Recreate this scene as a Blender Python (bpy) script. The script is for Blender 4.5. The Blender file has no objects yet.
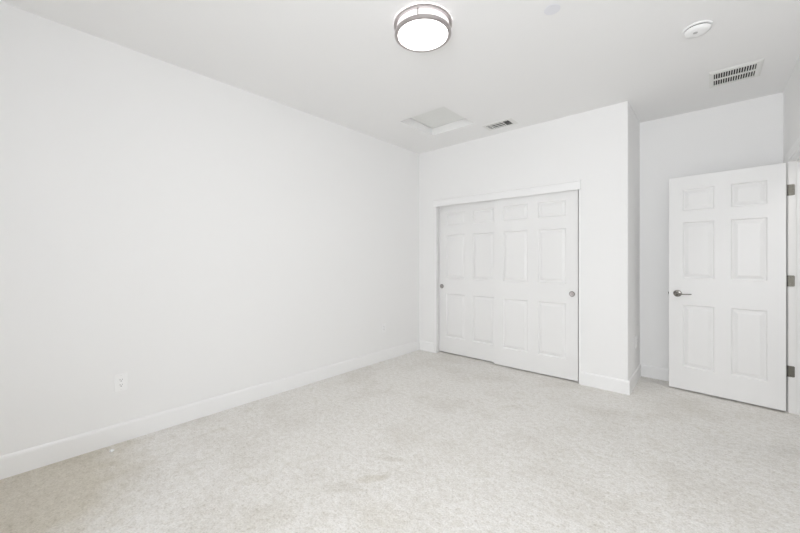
import bpy, bmesh, math, random
from mathutils import Vector, Matrix
random.seed(7)
S = bpy.context.scene
C = S.collection

# ------------------------------------------------------------------ camera, world, light, exposure
F_PX, YAW, HORIZON, EYE = 351.48, 41.485, 259.45, 1.2593
cam_d = bpy.data.cameras.new('camera')
cam = bpy.data.objects.new('camera', cam_d); C.objects.link(cam)
cam.location = (0, 0, EYE)
cam.rotation_euler = (math.radians(90), 0, math.radians(YAW))
cam_d.sensor_fit = 'HORIZONTAL'; cam_d.sensor_width = 36.0
cam_d.lens = 36.0 * F_PX / 800.0
cam_d.shift_y = -(266.5 - HORIZON) / 800.0
cam_d.clip_start = 0.02
S.camera = cam

w = bpy.data.worlds.new('daylight'); S.world = w; w.use_nodes = True
w.node_tree.nodes['Background'].inputs[0].default_value = (0.78, 0.88, 1.0, 1)
w.node_tree.nodes['Background'].inputs[1].default_value = 1.0

S.view_settings.view_transform = 'Standard'
S.view_settings.look = 'None'
S.view_settings.gamma = 1
S.view_settings.use_curve_mapping = False
S.view_settings.exposure = -0.43
S.cycles.max_bounces = 16
S.cycles.diffuse_bounces = 12

# room numbers (metres; camera stands at x = y = 0)
XL, XR, YR = -3.054, 0.481, -0.80          # left wall, right wall, wall behind the camera
YC, XB, YB = 3.864, -0.577, 4.574          # closet front, closet return, back wall
H = 2.738
TR = 0.30                                   # thickness of the outer wall behind the camera
JY0, JY1 = 3.505, 4.279                    # doorway in the right wall
WX0, WX1, WZ0, WZ1 = -0.65, 0.35, 0.72, 2.28   # window behind the camera

def area(name, loc, rot, sx, sy, watts, col, spread=180):
    d = bpy.data.lights.new(name, 'AREA'); d.shape = 'RECTANGLE'; d.size = sx; d.size_y = sy
    d.energy = watts; d.color = col; d.spread = math.radians(spread)
    o = bpy.data.objects.new(name, d); C.objects.link(o); o.location = loc; o.rotation_euler = rot
    return o
# daylight coming in through the window behind the camera
area('window_daylight', ((WX0 + WX1) / 2, YR - TR + 0.01, (WZ0 + WZ1) / 2), (math.radians(90), 0, 0), WX1 - WX0 - 0.1, WZ1 - WZ0 - 0.1, 66, (0.958, 0.975, 1.0), 163)
area('hall_light', (1.15, 3.6, 2.70), (0, 0, 0), 0.5, 0.5, 9, (1.0, 0.97, 0.94))

# ------------------------------------------------------------------ materials
def mat(name, col, rough=0.5, metal=0.0, emit=None, bump=None, spec=0.5):
    m = bpy.data.materials.new(name); m.use_nodes = True
    nt = m.node_tree; b = nt.nodes['Principled BSDF']
    b.inputs['Base Color'].default_value = (*col, 1)
    b.inputs['Roughness'].default_value = rough
    b.inputs['Metallic'].default_value = metal
    b.inputs['Specular IOR Level'].default_value = spec
    if emit:
        b.inputs['Emission Color'].default_value = (*emit[0], 1); b.inputs['Emission Strength'].default_value = emit[1]
    if bump:
        tc = nt.nodes.new('ShaderNodeTexCoord'); n = nt.nodes.new('ShaderNodeTexNoise'); bp = nt.nodes.new('ShaderNodeBump')
        n.inputs['Scale'].default_value = bump[0]; n.inputs['Detail'].default_value = 4
        bp.inputs['Strength'].default_value = bump[1]; bp.inputs['Distance'].default_value = bump[2]
        nt.links.new(tc.outputs['Object'], n.inputs['Vector']); nt.links.new(n.outputs['Fac'], bp.inputs['Height'])
        nt.links.new(bp.outputs['Normal'], b.inputs['Normal'])
    return m

M_WALL = mat('wall_paint', (0.868, 0.867, 0.865), 0.65, bump=(90, 0.12, 0.002), spec=0.3)
M_CEIL = mat('ceiling_paint', (0.866, 0.864, 0.862), 0.8, bump=(70, 0.15, 0.002), spec=0.2)
M_TRIM = mat('trim_paint', (0.882, 0.882, 0.882), 0.30, spec=0.4)
M_DOOR = mat('door_paint', (0.84, 0.838, 0.835), 0.40, bump=(260, 0.05, 0.001), spec=0.4)
M_EDGE = mat('door_edge_primer', (0.80, 0.74, 0.60), 0.6)
M_PLASTIC = mat('white_plastic', (0.90, 0.90, 0.90), 0.35)
M_NICKEL = mat('brushed_nickel', (0.53, 0.49, 0.49), 0.36, 1.0)
M_SATIN = mat('satin_steel', (0.27, 0.26, 0.24), 0.22, 1.0)
M_HINGE = mat('hinge_steel', (0.20, 0.19, 0.165), 0.40, 1.0)
M_DARK = mat('dark_void', (0.03, 0.03, 0.03), 0.9)
M_SLOT = mat('slot_shadow', (0.10, 0.10, 0.10), 0.8)
M_VENT = mat('vent_enamel', (0.78, 0.78, 0.76), 0.45)
M_HATCH = mat('hatch_panel_paint', (0.80, 0.805, 0.79), 0.8, bump=(60, 0.2, 0.002))
M_DIFF = mat('lamp_diffuser', (0.9, 0.9, 0.9), 0.4, emit=((1.0, 0.97, 0.96), 1.0))
M_GLOW = mat('lamp_back_glow', (0.9, 0.9, 0.9), 0.4, emit=((1.0, 0.97, 0.96), 42.0))
M_LENS = mat('lamp_lens', (0.9, 0.9, 0.9), 0.4, emit=((1.0, 0.97, 0.94), 15.0))
M_FLECK = mat('fleck_white', (0.95, 0.95, 0.95), 0.25)

def carpet():
    m = bpy.data.materials.new('cut_pile_carpet'); m.use_nodes = True
    nt = m.node_tree; b = nt.nodes['Principled BSDF']; L = nt.links.new
    b.inputs['Roughness'].default_value = 0.95; b.inputs['Specular IOR Level'].default_value = 0.1
    b.inputs['Sheen Weight'].default_value = 0.15; b.inputs['Sheen Roughness'].default_value = 0.6
    tc = nt.nodes.new('ShaderNodeTexCoord')
    def noise(scale, detail, rough=0.6):
        n = nt.nodes.new('ShaderNodeTexNoise'); n.inputs['Scale'].default_value = scale
        n.inputs['Detail'].default_value = detail; n.inputs['Roughness'].default_value = rough
        L(tc.outputs['Object'], n.inputs['Vector']); return n
    fine = noise(110, 3, 0.7); mid = noise(28, 3); big = noise(2.2, 4, 0.6)
    def ramp(src, p0, c0, p1, c1):
        r = nt.nodes.new('ShaderNodeValToRGB'); e = r.color_ramp.elements
        e[0].position, e[0].color = p0, (*c0, 1); e[1].position, e[1].color = p1, (*c1, 1)
        L(src.outputs['Fac'], r.inputs['Fac']); return r
    r1 = ramp(fine, 0.30, (0.68, 0.664, 0.635), 0.64, (0.88, 0.864, 0.838))
    r2 = ramp(mid, 0.35, (0.90, 0.89, 0.87), 0.6, (1, 1, 1))
    r3 = ramp(big, 0.32, (0.90, 0.89, 0.87), 0.52, (1, 1, 1))
    def mul(a, c):
        x = nt.nodes.new('ShaderNodeMix'); x.data_type = 'RGBA'; x.blend_type = 'MULTIPLY'; x.inputs['Factor'].default_value = 1
        L(a, x.inputs['A']); L(c, x.inputs['B']); return x.outputs['Result']
    wear = noise(4.5, 5, 0.62); wear.inputs['Distortion'].default_value = 0.6      # matted and soiled patches
    r4 = ramp(wear, 0.58, (1, 1, 1), 0.74, (0.90, 0.89, 0.86))
    flk = noise(62, 2, 0.5)                                                        # darker heather flecks
    r5 = ramp(flk, 0.30, (0.86, 0.845, 0.815), 0.44, (1, 1, 1))
    def mark(x, y, sx, sy, ang, col, soft, warp):                                  # a darker patch with a ragged edge
        mp = nt.nodes.new('ShaderNodeMapping'); mp.vector_type = 'TEXTURE'
        mp.inputs['Location'].default_value = (x, y, 0); mp.inputs['Rotation'].default_value = (0, 0, ang); mp.inputs['Scale'].default_value = (sx, sy, 1)
        L(tc.outputs['Object'], mp.inputs['Vector'])
        ln = nt.nodes.new('ShaderNodeVectorMath'); ln.operation = 'LENGTH'; L(mp.outputs['Vector'], ln.inputs[0])
        n = noise(7 / max(sx, sy) ** 0.5, 4)
        ad = nt.nodes.new('ShaderNodeMath'); ad.operation = 'MULTIPLY_ADD'; L(n.outputs['Fac'], ad.inputs[0]); ad.inputs[1].default_value = warp; L(ln.outputs['Value'], ad.inputs[2])
        rr = nt.nodes.new('ShaderNodeValToRGB'); e = rr.color_ramp.elements
        e[0].position, e[0].color = 0.5, (*col, 1); e[1].position, e[1].color = min(1.0, 0.5 + soft), (1, 1, 1, 1)
        hf = nt.nodes.new('ShaderNodeMath'); hf.operation = 'MULTIPLY'; L(ad.outputs['Value'], hf.inputs[0]); hf.inputs[1].default_value = 0.45
        L(hf.outputs['Value'], rr.inputs['Fac']); return rr.outputs['Color']
    marks = [mark(-2.80, -0.05, 0.72, 0.56, -0.2, (0.80, 0.765, 0.69), 0.25, 0.7), mark(-1.507, 1.628, 0.075, 0.025, 0.6, (0.90, 0.89, 0.87), 0.3, 0.8),  # first: broad browner, darker patch by the left wall; rest: small soiled scuffs
             mark(-1.54, 1.23, 0.10, 0.04, 0.7, (0.90, 0.892, 0.87), 0.35, 1.0), mark(-1.46, 1.40, 0.09, 0.03, 0.9, (0.90, 0.885, 0.85), 0.3, 0.9),
             mark(-1.22, 1.22, 0.14, 0.09, 0.2, (0.94, 0.932, 0.91), 0.4, 1.1), mark(-1.62, 0.85, 0.13, 0.08, 0.9, (0.945, 0.938, 0.92), 0.4, 1.1)]
    base = mul(mul(mul(r1.outputs['Color'], r2.outputs['Color']), r3.outputs['Color']), r4.outputs['Color'])
    base = mul(base, r5.outputs['Color'])
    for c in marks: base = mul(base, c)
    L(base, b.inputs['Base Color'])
    def bump(src, st, dist, prev=None):
        bp = nt.nodes.new('ShaderNodeBump'); bp.inputs['Strength'].default_value = st; bp.inputs['Distance'].default_value = dist
        L(src.outputs['Fac'], bp.inputs['Height'])
        if prev: L(prev.outputs['Normal'], bp.inputs['Normal'])
        return bp
    bb = bump(fine, 0.5, 0.006, bump(mid, 0.5, 0.012))
    L(bb.outputs['Normal'], b.inputs['Normal'])
    return m
M_CARPET = carpet()

# ------------------------------------------------------------------ mesh helpers
def obj(name, bm, m, parent=None, smooth=False, extra=()):
    bmesh.ops.recalc_face_normals(bm, faces=bm.faces)
    me = bpy.data.meshes.new(name); bm.to_mesh(me); bm.free()
    me.materials.append(m)
    for x in extra: me.materials.append(x)
    if smooth:
        for p in me.polygons: p.use_smooth = True
        me.set_sharp_from_angle(angle=math.radians(35))
    o = bpy.data.objects.new(name, me); C.objects.link(o)
    if parent: o.parent = parent
    return o
def tag(o, label, cat, group=None, kind=None):
    o['label'] = label; o['category'] = cat
    if group: o['group'] = group
    if kind: o['kind'] = kind
    return o
def struct(name, bm, m, label, cat, smooth=False):
    return tag(obj(name, bm, m, None, smooth), label, cat, kind='structure')
def empty(name, loc, label, cat, group=None, rot=(0, 0, 0), kind=None):
    o = bpy.data.objects.new(name, None); C.objects.link(o); o.empty_display_size = 0.1
    o.location = loc; o.rotation_euler = rot
    return tag(o, label, cat, group, kind)
def bx(bm, x0, x1, y0, y1, z0, z1, bevel=0.0):
    v = [bm.verts.new((x, y, z)) for x in (x0, x1) for y in (y0, y1) for z in (z0, z1)]
    fs = [bm.faces.new([v[i] for i in f]) for f in ((0,1,3,2),(4,6,7,5),(0,4,5,1),(2,3,7,6),(0,2,6,4),(1,5,7,3))]
    if bevel:
        es = {e for f in fs for e in f.edges}
        bmesh.ops.bevel(bm, geom=list(es), offset=bevel, segments=2, affect='EDGES', profile=0.5)
    return bm
def B(*a, bevel=0.0): return bx(bmesh.new(), *a, bevel=bevel)
def prism(bm, pts, axis, a, b):
    """extrude a closed 2-D outline along an axis from a to b"""
    def P(u, v, t): return {'x': (t, u, v), 'y': (u, t, v), 'z': (u, v, t)}[axis]
    va = [bm.verts.new(P(u, v, a)) for u, v in pts]; vb = [bm.verts.new(P(u, v, b)) for u, v in pts]
    n = len(pts); bm.faces.new(va); bm.faces.new(vb[::-1])
    for i in range(n): bm.faces.new((va[i], vb[i], vb[(i+1) % n], va[(i+1) % n]))
    return bm
def lathe(bm, prof, n=64, mtx=None):
    """revolve (r, z) points round z; closed ends where r = 0"""
    rings = []
    for r, z in prof:
        if r < 1e-6: rings.append([bm.verts.new((0, 0, z))])
        else: rings.append([bm.verts.new((r*math.cos(2*math.pi*k/n), r*math.sin(2*math.pi*k/n), z)) for k in range(n)])
    for a, b in zip(rings, rings[1:]):
        for k in range(n):
            k2 = (k+1) % n
            if len(a) == 1 and len(b) > 1: bm.faces.new((a[0], b[k], b[k2]))
            elif len(b) == 1 and len(a) > 1: bm.faces.new((a[k], b[0], a[k2]))
            elif len(a) > 1: bm.faces.new((a[k], a[k2], b[k2], b[k]))
    if mtx: bmesh.ops.transform(bm, matrix=mtx, verts=bm.verts)
    return bm
def tube(bm, pts, radii, n=14):
    """round bar along points, radii may be (ru, rv) pairs"""
    P = [Vector(p) for p in pts]; rings = []
    up = Vector((0, 0, 1))
    for i, p in enumerate(P):
        t = (P[min(i+1, len(P)-1)] - P[max(i-1, 0)]).normalized()
        u = up - t * up.dot(t)
        if u.length < 1e-3: u = Vector((0, 1, 0)) - t * t.y
        u.normalize(); v = t.cross(u)
        ru, rv = radii[i] if isinstance(radii[i], tuple) else (radii[i], radii[i])
        rings.append([bm.verts.new(p + u*ru*math.cos(2*math.pi*k/n) + v*rv*math.sin(2*math.pi*k/n)) for k in range(n)])
    for a, b in zip(rings, rings[1:]):
        for k in range(n): bm.faces.new((a[k], a[(k+1) % n], b[(k+1) % n], b[k]))
    bm.faces.new(rings[0]); bm.faces.new(rings[-1][::-1])
    return bm

# ------------------------------------------------------------------ room shell
T = 0.12
XH = 1.75                                           # far side of the hall
struct('floor', B(XL - T, XH + T, YR - TR, 5.6, -0.05, 0.0), M_CARPET, 'pale grey-beige cut-pile carpet covering the whole floor', 'floor')
# ceiling with the attic opening
AX0, AX1, AY0, AY1, AD = -2.492, -1.932, 2.822, 3.400, 0.083
bm = bmesh.new()
CZ = H + AD + 0.05
bx(bm, XL - T, AX0, YR - TR, 5.6, H, CZ); bx(bm, AX1, XH + T, YR - TR, 5.6, H, CZ)
bx(bm, AX0, AX1, YR - T, AY0, H, CZ); bx(bm, AX0, AX1, AY1, 5.6, H, CZ)
bx(bm, AX0, AX1, AY0, AY1, CZ - 0.012, CZ)
struct('ceiling', bm, M_CEIL, 'flat white ceiling with a square attic opening near the left wall', 'ceiling')
struct('wall_left', B(XL - T, XL, YR - TR, YB + T, 0, H), M_WALL, 'long blank white wall on the left side of the room', 'wall')
struct('wall_back', B(XL, XR + T, YB, YB + T, 0, H), M_WALL, 'short white wall in the recess behind the open door', 'wall')
# closet front with its opening, and the return towards the back wall, one painted L with a rounded outer corner
OX0, OX1, OZ = -2.765, -1.000, 2.03
TC = 0.115
bm = bmesh.new()
R0 = 0.012
arc = [(XB - R0 + R0*math.sin(a), YC + R0 - R0*math.cos(a)) for a in [i*math.pi/12 for i in range(7)]]
prism(bm, [(OX1 + 0.014, YC)] + arc + [(XB, YB), (XB - TC, YB), (XB - TC, YC + TC), (OX1 + 0.014, YC + TC)], 'z', 0, H)
bx(bm, XL, OX0 - 0.018, YC, YC + TC, 0, H)
bx(bm, OX0 - 0.018, OX1 + 0.014, YC, YC + TC, OZ, H)
struct('wall_closet', bm, M_WALL, 'white wall jutting out around the sliding closet doors', 'wall', smooth=True)
# right wall with the doorway
DZ = 2.062
bm = bmesh.new()
bx(bm, XR, XR + T, YR, JY0 - 0.019, 0, H)
bx(bm, XR, XR + T, JY1 + 0.019, YB, 0, H); bx(bm, XR, XR + T, JY0 - 0.019, JY1 + 0.019, DZ + 0.019, H)
struct('wall_right', bm, M_WALL, 'white wall on the right with the doorway the door hangs in', 'wall')
# wall behind the camera with a window opening
bm = bmesh.new()
bx(bm, XL, WX0, YR - TR, YR, 0, H); bx(bm, WX1, XR + T, YR - TR, YR, 0, H)
bx(bm, WX0, WX1, YR - TR, YR, 0, WZ0); bx(bm, WX0, WX1, YR - TR, YR, WZ1, H)
struct('wall_rear', bm, M_WALL, 'white wall behind the viewer with the window in it', 'wall')
wf = struct('window_1', bx(bx(bx(bx(bmesh.new(), WX0, WX0+.05, YR-TR, YR-TR+.06, WZ0, WZ1), WX1-.05, WX1, YR-TR, YR-TR+.06, WZ0, WZ1), WX0+.05, WX1-.05, YR-TR, YR-TR+.06, WZ0, WZ0+.05), WX0+.05, WX1-.05, YR-TR, YR-TR+.06, WZ1-.05, WZ1),
            M_TRIM, 'white window frame in the wall behind the viewer', 'window')
# hall beyond the doorway
bm = bmesh.new()
bx(bm, XH, XH + T, 2.38, 5.6, 0, H); bx(bm, XR + T, XH, 2.5 - T, 2.5, 0, H); bx(bm, XR + T, XH, 5.5, 5.6, 0, H)
struct('wall_hall', bm, M_WALL, 'white hall wall seen through the doorway at the right edge', 'wall')

# baseboards: flat board with an eased top edge
BH, BT = 0.130, 0.013
def base_profile(s):  # outline in (offset from wall, z); s = direction into the room
    return [(0, 0), (s*BT, 0), (s*BT, BH-0.018), (s*(BT-0.002), BH-0.008), (s*(BT-0.007), BH-0.001), (s*(BT-0.009), BH), (0, BH)]
def base_x(name, wx, s, y0, y1, label):     # runs along y on a wall at x = wx
    bm = prism(bmesh.new(), [(wx + u, z) for u, z in base_profile(s)], 'y', y0, y1)
    return struct(name, bm, M_TRIM, label, 'baseboard')
def base_y(name, wy, s, x0, x1, label):
    bm = bmesh.new()
    pts = [(wy + u, z) for u, z in base_profile(s)]
    prism(bm, pts, 'x', x0, x1)
    return struct(name, bm, M_TRIM, label, 'baseboard')
base_x('baseboard_left', XL, 1, YR, YC, 'long white baseboard along the foot of the left wall')
base_y('baseboard_closet_left', YC, -1, XL + BT, OX0 - 0.022, 'short white baseboard between left corner and closet doors')
base_y('baseboard_closet_right', YC, -1, OX1 + 0.018, XB + BT, 'short white baseboard right of the closet doors')
base_x('baseboard_return', XB, 1, YC, YB - BT, 'white baseboard on the shaded side of the closet wall')
base_y('baseboard_back', YB, -1, XB, XR, 'white baseboard in the recess behind the open door')
base_x('baseboard_right', XR, -1, YR, JY0 - 0.08, 'white baseboard along the right wall beside the viewer')

# ------------------------------------------------------------------ closet trim and sliding doors
bm = bmesh.new()
HX0, HX1, HZ0, HZ1 = OX0 - 0.045, OX1 + 0.018, 1.966, 2.062
bx(bm, HX0, HX1, YC - 0.012, YC, HZ0, HZ1 - 0.014, bevel=0.002)
bx(bm, HX0, HX1, YC - 0.021, YC, HZ1 - 0.014, HZ1, bevel=0.002)
struct('trim_1', bm, M_TRIM, 'white header board above the sliding closet doors', 'trim')
bm = bmesh.new()
for x0, x1 in ((OX0 - 0.022, OX0 + 0.001), (OX1 - 0.001, OX1 + 0.018)):
    bx(bm, x0, x1, YC - 0.003, YC + 0.020, 0, HZ0)
struct('trim_2', bm, M_TRIM, 'thin white jamb boards at both sides of the closet opening', 'trim')

def panel_slab(bm, w, t, z0, z1, rects):
    """moulded door slab; local x 0..w, front at y = 0 (faces -y), back at y = t; rects = raised panels"""
    xs = sorted({0, w} | {r[0] for r in rects} | {r[1] for r in rects})
    zs = sorted({z0, z1} | {r[2] for r in rects} | {r[3] for r in rects})
    for side in (0, 1):
        yy = lambda d: d if side == 0 else t - d
        for i in range(len(xs)-1):
            for j in range(len(zs)-1):
                cx, cz = (xs[i]+xs[i+1])/2, (zs[j]+zs[j+1])/2
                if any(r[0] < cx < r[1] and r[2] < cz < r[3] for r in rects): continue
                bm.faces.new([bm.verts.new((x, yy(0), z)) for x, z in ((xs[i], zs[j]), (xs[i+1], zs[j]), (xs[i+1], zs[j+1]), (xs[i], zs[j+1]))])
        steps = [(0, 0), (0.003, 0.0012), (0.007, 0.0085), (0.011, 0.0115), (0.018, 0.0115), (0.021, 0.0100), (0.042, 0.0030), (0.044, 0.0022)]
        for r in rects:
            prev = None
            for ins, d in steps:
                cur = [bm.verts.new((x, yy(d), z)) for x, z in ((r[0]+ins, r[2]+ins), (r[1]-ins, r[2]+ins), (r[1]-ins, r[3]-ins), (r[0]+ins, r[3]-ins))]
                if prev:
                    for k in range(4): bm.faces.new((prev[k], prev[(k+1) % 4], cur[(k+1) % 4], cur[k]))
                prev = cur
            bm.faces.new(prev)
    for q in (((0,0,z0),(w,0,z0),(w,t,z0),(0,t,z0)), ((0,0,z1),(w,0,z1),(w,t,z1),(0,t,z1)), ((0,0,z0),(0,t,z0),(0,t,z1),(0,0,z1)), ((w,0,z0),(w,t,z0),(w,t,z1),(w,0,z1))):
        bm.faces.new([bm.verts.new(v) for v in q])
    bmesh.ops.remove_doubles(bm, verts=bm.verts, dist=1e-5)
    return bm
def six(cols, rows): return [(a, b, c, d) for a, b in cols for c, d in rows]

CROWS = [(0.218, 0.802), (1.004, 1.588), (1.712, 1.886)]
def closet_door(name, x0, w, y, stile, label, pull_x, pull_z):
    pw = (w - 3*stile) / 2
    bm = panel_slab(bmesh.new(), w, 0.033, 0.014, 2.024, six([(stile, stile+pw), (2*stile+pw, 2*stile+2*pw)], CROWS))
    d = struct(name, bm, M_DOOR, label, 'closet door')
    d.location = (x0, y, 0)
    # round recessed finger pull set into the stile: rim and a dished cup
    face = Matrix.Translation((pull_x - x0, 0, pull_z)) @ Matrix.Rotation(math.radians(90), 4, 'X')
    p = obj('finger_pull', lathe(bmesh.new(), [(0.0225, -0.001), (0.0225, 0.0015), (0.024, 0.0032), (0.0270, 0.0032), (0.0285, 0.0015), (0.0285, -0.001)], 40, face), M_SATIN, d, True)
    p['label'] = 'round metal finger pull'
    obj('pull_cup', lathe(bmesh.new(), [(0.0226, 0.0016), (0.0215, 0.0008), (0.018, 0.0005), (0.0, 0.0004)], 40, face), M_NICKEL, p, True)
    return d
closet_door('door_2', -1.9385, 0.9215, YC + 0.028, 0.112, 'white six-panel sliding closet door on the right, in front of the other', -1.073, 0.903)
closet_door('door_3', -2.776, 0.9195, YC + 0.084, 0.112, 'white six-panel sliding closet door on the left, set behind the other', -2.733, 0.897)

# ------------------------------------------------------------------ doorway: jambs, stops, casing
bm = bmesh.new()
XJ0, XJ1 = XR - 0.001, XR + T + 0.001
bx(bm, XJ0, XJ1, JY1, JY1 + 0.019, 0, DZ + 0.019)
bx(bm, XJ0, XJ1, JY0 - 0.019, JY0, 0, DZ + 0.019)
bx(bm, XJ0, XJ1, JY0, JY1, DZ, DZ + 0.019)
SX0, SX1 = XR + 0.043, XR + 0.080
bx(bm, SX0, SX1, JY1 - 0.011, JY1, 0, DZ); bx(bm, SX0, SX1, JY0, JY0 + 0.011, 0, DZ); bx(bm, SX0, SX1, JY0 + 0.011, JY1 - 0.011, DZ - 0.011, DZ)
struct('trim_3', bm, M_TRIM, 'white door jamb with stop strip at the right edge', 'trim')
bm = bmesh.new()
CW, CT = 0.057, 0.015
def casing(xw, s):          # s = direction away from the wall; thin at the inner edge, thick outside
    prof = [(0, 0), (0.005, 0), (0.007, 0.012), (0.012, 0.022), (CT, 0.038), (CT, CW - 0.003), (CT - 0.003, CW), (0, CW)]
    top = DZ + RV
    prism(bm, [(xw + s*u, JY1 + RV + v) for u, v in prof], 'z', 0, top)
    prism(bm, [(xw + s*u, JY0 - RV - v) for u, v in prof], 'z', 0, top)
    prism(bm, [(xw + s*u, top + v) for u, v in prof], 'y', JY0 - RV - CW, JY1 + RV + CW)
RV = 0.008
casing(XR, -1); casing(XR + T, 1)
struct('trim_4', bm, M_TRIM, 'white casing around the doorway on the right wall', 'trim')

# ------------------------------------------------------------------ the open six-panel door
DW, DT = 0.773, 0.035
XHG, YD = 0.4605, 4.2436
drow = [(0.231, 0.829), (1.076, 1.616), (1.722, 1.930)]
dcol = [(-0.668, -0.438), (-0.330, -0.103)]
bm = panel_slab(bmesh.new(), DW, DT, 0.018, 2.050, six([(a + DW, b + DW) for a, b in dcol], drow))
bmesh.ops.translate(bm, verts=bm.verts, vec=(-DW, 0, 0))
door = tag(obj('door_1', bm, M_DOOR, None, False, (M_EDGE,)), 'white six-panel hinged door standing open against the recess', 'door', kind='structure')
for p in door.data.polygons:                                 # bare cream-coloured hinge edge
    if p.center.x > -0.0005: p.material_index = 1
door.location = (XHG, YD, 0); door.rotation_euler = (0, 0, -math.radians(6.55))
# lever handle on both faces
hz, hx = 0.932, -0.706
for side, yy, s in (('front', 0.0, -1), ('back', DT, 1)):
    rot = Matrix.Translation((hx, yy, hz)) @ Matrix.Rotation(math.radians(90) * (1 if s < 0 else -1), 4, 'X')
    hd = obj('door_handle', lathe(bmesh.new(), [(0, -0.001), (0.033, -0.001), (0.033, 0.004), (0.030, 0.009), (0.022, 0.011), (0.014, 0.013), (0.012, 0.018), (0.012, 0.040), (0, 0.040)], 40, rot), M_SATIN, door, True)
    hd['label'] = 'satin metal lever handle'
    y0 = yy + s*0.043
    pts = [(hx - 0.012, y0, hz), (hx, y0, hz), (hx + 0.02, y0 + s*0.003, hz - 0.0005), (hx + 0.05, y0 + s*0.004, hz - 0.003), (hx + 0.08, y0 + s*0.001, hz - 0.003), (hx + 0.105, y0 - s*0.004, hz), (hx + 0.112, y0 - s*0.006, hz + 0.001)]
    obj('lever', tube(bmesh.new(), pts, [(0.007, 0.006), (0.011, 0.009), (0.008, 0.007), (0.0055, 0.0055), (0.005, 0.0045), (0.0045, 0.004), (0.002, 0.002)]), M_SATIN, hd, True)
lt = obj('latch', B(-DW - 0.0015, -DW + 0.001, 0.006, 0.029, hz - 0.028, hz + 0.028), M_SATIN, door)
obj('latch_bolt', prism(bmesh.new(), [(-DW - 0.001, 0.010), (-DW - 0.011, 0.024), (-DW - 0.001, 0.025)], 'z', hz - 0.008, hz + 0.008), M_SATIN, lt)
# three hinges: knuckle behind the door, one leaf on the door edge, one on the jamb
inv = Matrix.Rotation(math.radians(6.55), 4, 'Z')
for zc in (1.829, 1.083, 0.341):
    hh = 0.045
    kp = inv @ (Vector((XR - 0.004, JY1 + 0.003, 0)) - Vector((XHG, YD, 0)))
    bm = bmesh.new()
    bx(bm, 0.0, 0.0022, 0.004, DT + 0.003, zc - hh, zc + hh)                                      # leaf on the door's edge
    for k in range(5):                                                                            # knuckles
        za = zc - hh + k*2*hh/5
        tube(bm, [(kp.x, kp.y, za + 0.0006), (kp.x, kp.y, za + 2*hh/5 - 0.0006)], [0.006, 0.006])
    hg = obj('hinge', bm, M_HINGE, door, True)
    hg['label'] = 'dark metal hinge'
    # jamb leaf with rounded corners and screws, in room coordinates brought into the door's frame
    bm = bmesh.new()
    x0, x1, r = XR - 0.002, XR + 0.032, 0.008
    out = [(x0, zc - hh), (x1 - r, zc - hh)] + [(x1 - r + r*math.sin(a), zc - hh + r - r*math.cos(a)) for a in (0.4, 0.8, 1.2)] + [(x1, zc - hh + r), (x1, zc + hh - r)] + [(x1 - r + r*math.cos(a), zc + hh - r + r*math.sin(a)) for a in (0.4, 0.8, 1.2)] + [(x1 - r, zc + hh), (x0, zc + hh)]
    prism(bm, out, 'y', JY1 - 0.0022, JY1)
    M2W = inv @ Matrix.Translation((-XHG, -YD, 0))
    bmesh.ops.transform(bm, matrix=M2W, verts=bm.verts)
    obj('hinge_leaf', bm, M_HINGE, hg)
    for dx, dz in ((0.010, -0.03), (0.022, 0.0), (0.010, 0.03)):
        obj('screw', lathe(bmesh.new(), [(0.0035, 0), (0.003, 0.0008), (0, 0.001)], 12, M2W @ Matrix.Translation((XR + dx, JY1 - 0.0022, zc + dz)) @ Matrix.Rotation(math.radians(90), 4, 'X')), M_SATIN, hg)

# ------------------------------------------------------------------ ceiling light
LX, LY = -1.352, 1.745
lamp = empty('ceiling_light', (LX, LY, H), 'round flush ceiling light with glowing white drum and two nickel rings', 'ceiling light')
LR = 0.1745
def ring(z0, z1, r_in, r_out):
    c = 0.003
    return lathe(bmesh.new(), [(r_in, z0), (r_out - c, z0), (r_out, z0 + c), (r_out, z1 - c), (r_out - c, z1), (r_in, z1), (r_in, z0)], 96)
obj('base_ring', ring(-0.020, -0.0035, LR - 0.012, LR + 0.007), M_NICKEL, lamp, True)
obj('lower_ring', ring(-0.079, -0.059, LR - 0.0195, LR + 0.002), M_NICKEL, lamp, True)
obj('diffuser', lathe(bmesh.new(), [(LR - 0.006, 0.0), (LR - 0.006, -0.0045), (LR - 0.0165, -0.0055), (LR - 0.0165, -0.069), (LR - 0.018, -0.0710), (0.09, -0.0725), (0.0, -0.073)], 96), M_DIFF, lamp, True, (M_LENS, M_GLOW))
for p in bpy.data.objects['diffuser'].data.polygons:           # the flat underside is the bright lens
    if p.center.z < -0.0705: p.material_index = 1
    if p.center.z > -0.0040: p.material_index = 2              # hidden bright strip added above the top ring for the ceiling halo
for k in range(3):
    a = math.radians(-62 + 120*k)
    st = obj('strut', tube(bmesh.new(), [(0, 0, -0.0595), (0, 0, -0.0195)], [0.0034, 0.0034], 10), M_SATIN, lamp, True)
    st.location = ((LR - 0.003)*math.cos(a), (LR - 0.003)*math.sin(a), 0)

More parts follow.
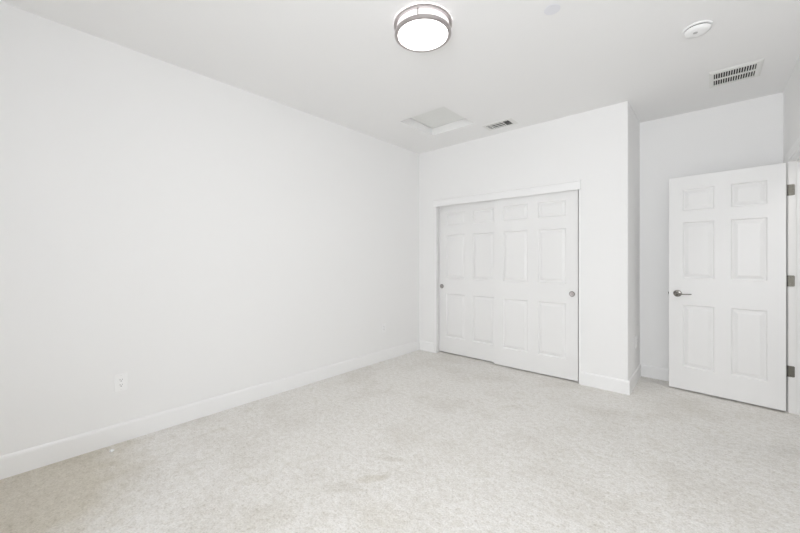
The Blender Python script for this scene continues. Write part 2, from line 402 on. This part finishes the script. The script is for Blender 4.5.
# ------------------------------------------------------------------ smoke alarm and sprinkler cover
sm = empty('smoke_alarm', (-0.064, 2.935, H), 'round white smoke alarm on the ceiling left of the large grille', 'smoke alarm')
obj('base', lathe(bmesh.new(), [(0, 0), (0.073, 0), (0.073, -0.007), (0.070, -0.010), (0.0, -0.010)], 64), M_PLASTIC, sm, True)
obj('sensing_gap', lathe(bmesh.new(), [(0.061, -0.0095), (0.061, -0.0165), (0, -0.0165)], 64), M_SLOT, sm, True)
obj('cover', lathe(bmesh.new(), [(0, -0.0158), (0.066, -0.0158), (0.067, -0.019), (0.064, -0.028), (0.055, -0.035), (0.030, -0.038), (0, -0.0385)], 64), M_PLASTIC, sm, True)
bt = obj('test_button', lathe(bmesh.new(), [(0.012, 0.0005), (0.012, -0.002), (0.010, -0.003), (0, -0.003)], 24), mat('button_grey', (0.5, 0.5, 0.5), 0.5), sm, True)
bt.location = (-0.0095, -0.017, -0.0376); bt['label'] = 'small grey test button'
sp = obj('sprinkler_cover', lathe(bmesh.new(), [(0, -0.004), (0.030, -0.004), (0.030, -0.0065), (0.0435, -0.0065), (0.0445, -0.008), (0.043, -0.0095), (0, -0.010)], 48), mat('sprinkler_white', (0.78, 0.785, 0.82), 0.4), None, True)
bm = bmesh.new(); bm.from_mesh(sp.data); lathe(bm, [(0.034, 0.0), (0.034, -0.0068), (0.031, -0.0068), (0.031, 0.0)], 48); bm.to_mesh(sp.data); bm.free()
sp.location = (-0.700, 2.145, H)
tag(sp, 'small flat white disc on the ceiling between lamp and smoke alarm', 'sprinkler cover')

# ------------------------------------------------------------------ ceiling grilles
gv = empty('ceiling_grille', (0.143, 3.868, H), 'large white ceiling grille with two rows of dark slots near the door', 'vent')
gw, gl = 0.306, 0.320          # outer size in x and y
ix0, ix1, iy0, iy1 = -0.130, 0.122, -0.122, 0.128
def frame_bm(x0, x1, y0, y1, a0, a1, b0, b1, drop):
    """sloped face frame: outer edge near the ceiling, inner edge dropped"""
    bm = bmesh.new()
    o = [(x0, y0), (x1, y0), (x1, y1), (x0, y1)]; q = [(a0, b0), (a1, b0), (a1, b1), (a0, b1)]
    e = 0.012
    m1 = [(x0 + e, y0 + e), (x1 - e, y0 + e), (x1 - e, y1 - e), (x0 + e, y1 - e)]
    loops = [[(x, y, 0) for x, y in o], [(x, y, -0.003) for x, y in o], [(x, y, -drop) for x, y in m1], [(x, y, -drop) for x, y in q], [(x, y, 0) for x, y in q]]
    prev = None
    for lp in loops + [loops[0]]:
        cur = [bm.verts.new(v) for v in lp]
        if prev:
            for k in range(4): bm.faces.new((prev[k], prev[(k+1) % 4], cur[(k+1) % 4], cur[k]))
        prev = cur
    bmesh.ops.remove_doubles(bm, verts=bm.verts, dist=1e-6)
    return bm
obj('frame', frame_bm(-gw/2, gw/2, -gl/2, gl/2, ix0, ix1, iy0, iy1, 0.011), M_VENT, gv)
obj('duct_opening', B(ix0, ix1, iy0, iy1, -0.0015, -0.0003), M_DARK, gv)
N = 17
for k in range(N + 1):
    x = ix0 + (ix1 - ix0)*k/N
    wd = 0.0025
    sl = obj('slat', B(-wd, wd, iy0, iy1, -0.0105, -0.0025), M_VENT, gv)
    sl.location = (min(max(x, ix0 + wd), ix1 - wd), 0, 0)
obj('centre_bar', B(ix0, ix1, 0.003 - 0.008, 0.003 + 0.008, -0.0112, -0.002), M_VENT, gv)

rv = empty('ceiling_register', (-1.735, 3.612, H), 'small white ceiling air register close above the closet wall', 'vent')
rw, rl = 0.335, 0.190
rx0, rx1, ry0, ry1 = -0.132, 0.127, -0.066, 0.064
obj('frame', frame_bm(-rw/2, rw/2, -rl/2, rl/2, rx0, rx1, ry0, ry1, 0.0045), M_VENT, rv)
obj('duct_opening', B(rx0, rx1, ry0, ry1, -0.0012, -0.0003), M_DARK, rv)
def fin(name, x0, x1, y0, y1, tilt_axis, tilt):
    o = obj(name, B(-(x1-x0)/2, (x1-x0)/2, -(y1-y0)/2, (y1-y0)/2, -0.0006, 0.0006), M_VENT, rv)
    o.location = ((x0+x1)/2, (y0+y1)/2, -0.0042)
    o.rotation_euler = (tilt, 0, 0) if tilt_axis == 'x' else (0, tilt, 0)
    return o
for k in range(3):      # left end: fins across
    x = rx0 + 0.010 + k*0.013; fin('fin', x - 0.0040, x + 0.0040, ry0, ry1, 'y', math.radians(15))
for k in range(5):      # right end: fins across, tilted more
    x = rx1 - 0.006 - k*0.014; fin('fin', x - 0.0040, x + 0.0040, ry0, ry1, 'y', math.radians(41))
for k in range(3):      # middle: fins lengthwise
    y = ry0 + 0.018 + k*0.044; fin('fin', rx0 + 0.046, rx1 - 0.072, y - 0.0090, y + 0.0090, 'x', math.radians(0))
obj('divider', B(rx0 + 0.042, rx0 + 0.046, ry0, ry1, -0.0068, -0.002), M_VENT, rv)
obj('divider', B(rx1 - 0.072, rx1 - 0.068, ry0, ry1, -0.0068, -0.002), M_VENT, rv)

# ------------------------------------------------------------------ attic hatch lying in its opening
ht = obj('attic_hatch', B(AX0 + 0.009, AX1 - 0.009, AY0 + 0.009, AY1 - 0.009, H + AD, H + AD + 0.018), M_HATCH)
tag(ht, 'square white attic access panel set up inside the ceiling opening', 'hatch')

# ------------------------------------------------------------------ wall outlets
def outlet(loc, rotz, label):
    o = empty('wall_outlet', loc, label, 'outlet', 'white wall outlets', rot=(0, 0, rotz))       # local -y faces the room
    obj('cover_plate', B(-0.037, 0.037, -0.006, 0.0, -0.059, 0.059, bevel=0.004), M_PLASTIC, o)
    rc = obj('receptacle', B(-0.0175, 0.0175, -0.0085, -0.005, -0.034, 0.034, bevel=0.0012), M_PLASTIC, o)
    for zc in (0.0175, -0.0175):
        bm = bmesh.new()
        bx(bm, -0.0075, -0.0052, -0.0088, -0.008, zc - 0.001, zc + 0.0075)
        bx(bm, 0.0052, 0.0075, -0.0088, -0.008, zc - 0.000, zc + 0.0065)
        tube(bm, [(0, -0.0088, zc - 0.0075), (0, -0.008, zc - 0.0075)], [0.003, 0.003], 12)
        obj('socket_slots', bm, M_SLOT, rc)
    for zc in (0.048, -0.048): obj('screw', tube(bmesh.new(), [(0, -0.0066, zc), (0, -0.0055, zc)], [0.0026, 0.0026], 12), M_VENT, o)
    return o
outlet((XL, 0.542, 0.411), math.radians(90), 'white wall outlet low on the left wall nearest the viewer')
outlet((XL, 3.145, 0.408), math.radians(90), 'far white wall outlet low on the left wall near the closet corner')
outlet((XB, 4.325, 0.411), math.radians(90), 'white wall outlet on the shaded side of the closet wall')

# ------------------------------------------------------------------ small lumpy white fleck on the carpet
bm = bmesh.new()
bmesh.ops.create_icosphere(bm, subdivisions=2, radius=0.014)
for v in bm.verts:
    v.co *= 0.75 + 0.5*random.random(); v.co.z = v.co.z*0.6 + 0.005
fl = obj('white_fleck', bm, M_FLECK)
zmin = min(v.co.z for v in fl.data.vertices)
fl.location = (-2.934, 0.474, -zmin)
tag(fl, 'tiny bright white fleck on the carpet beside the left baseboard', 'scrap')
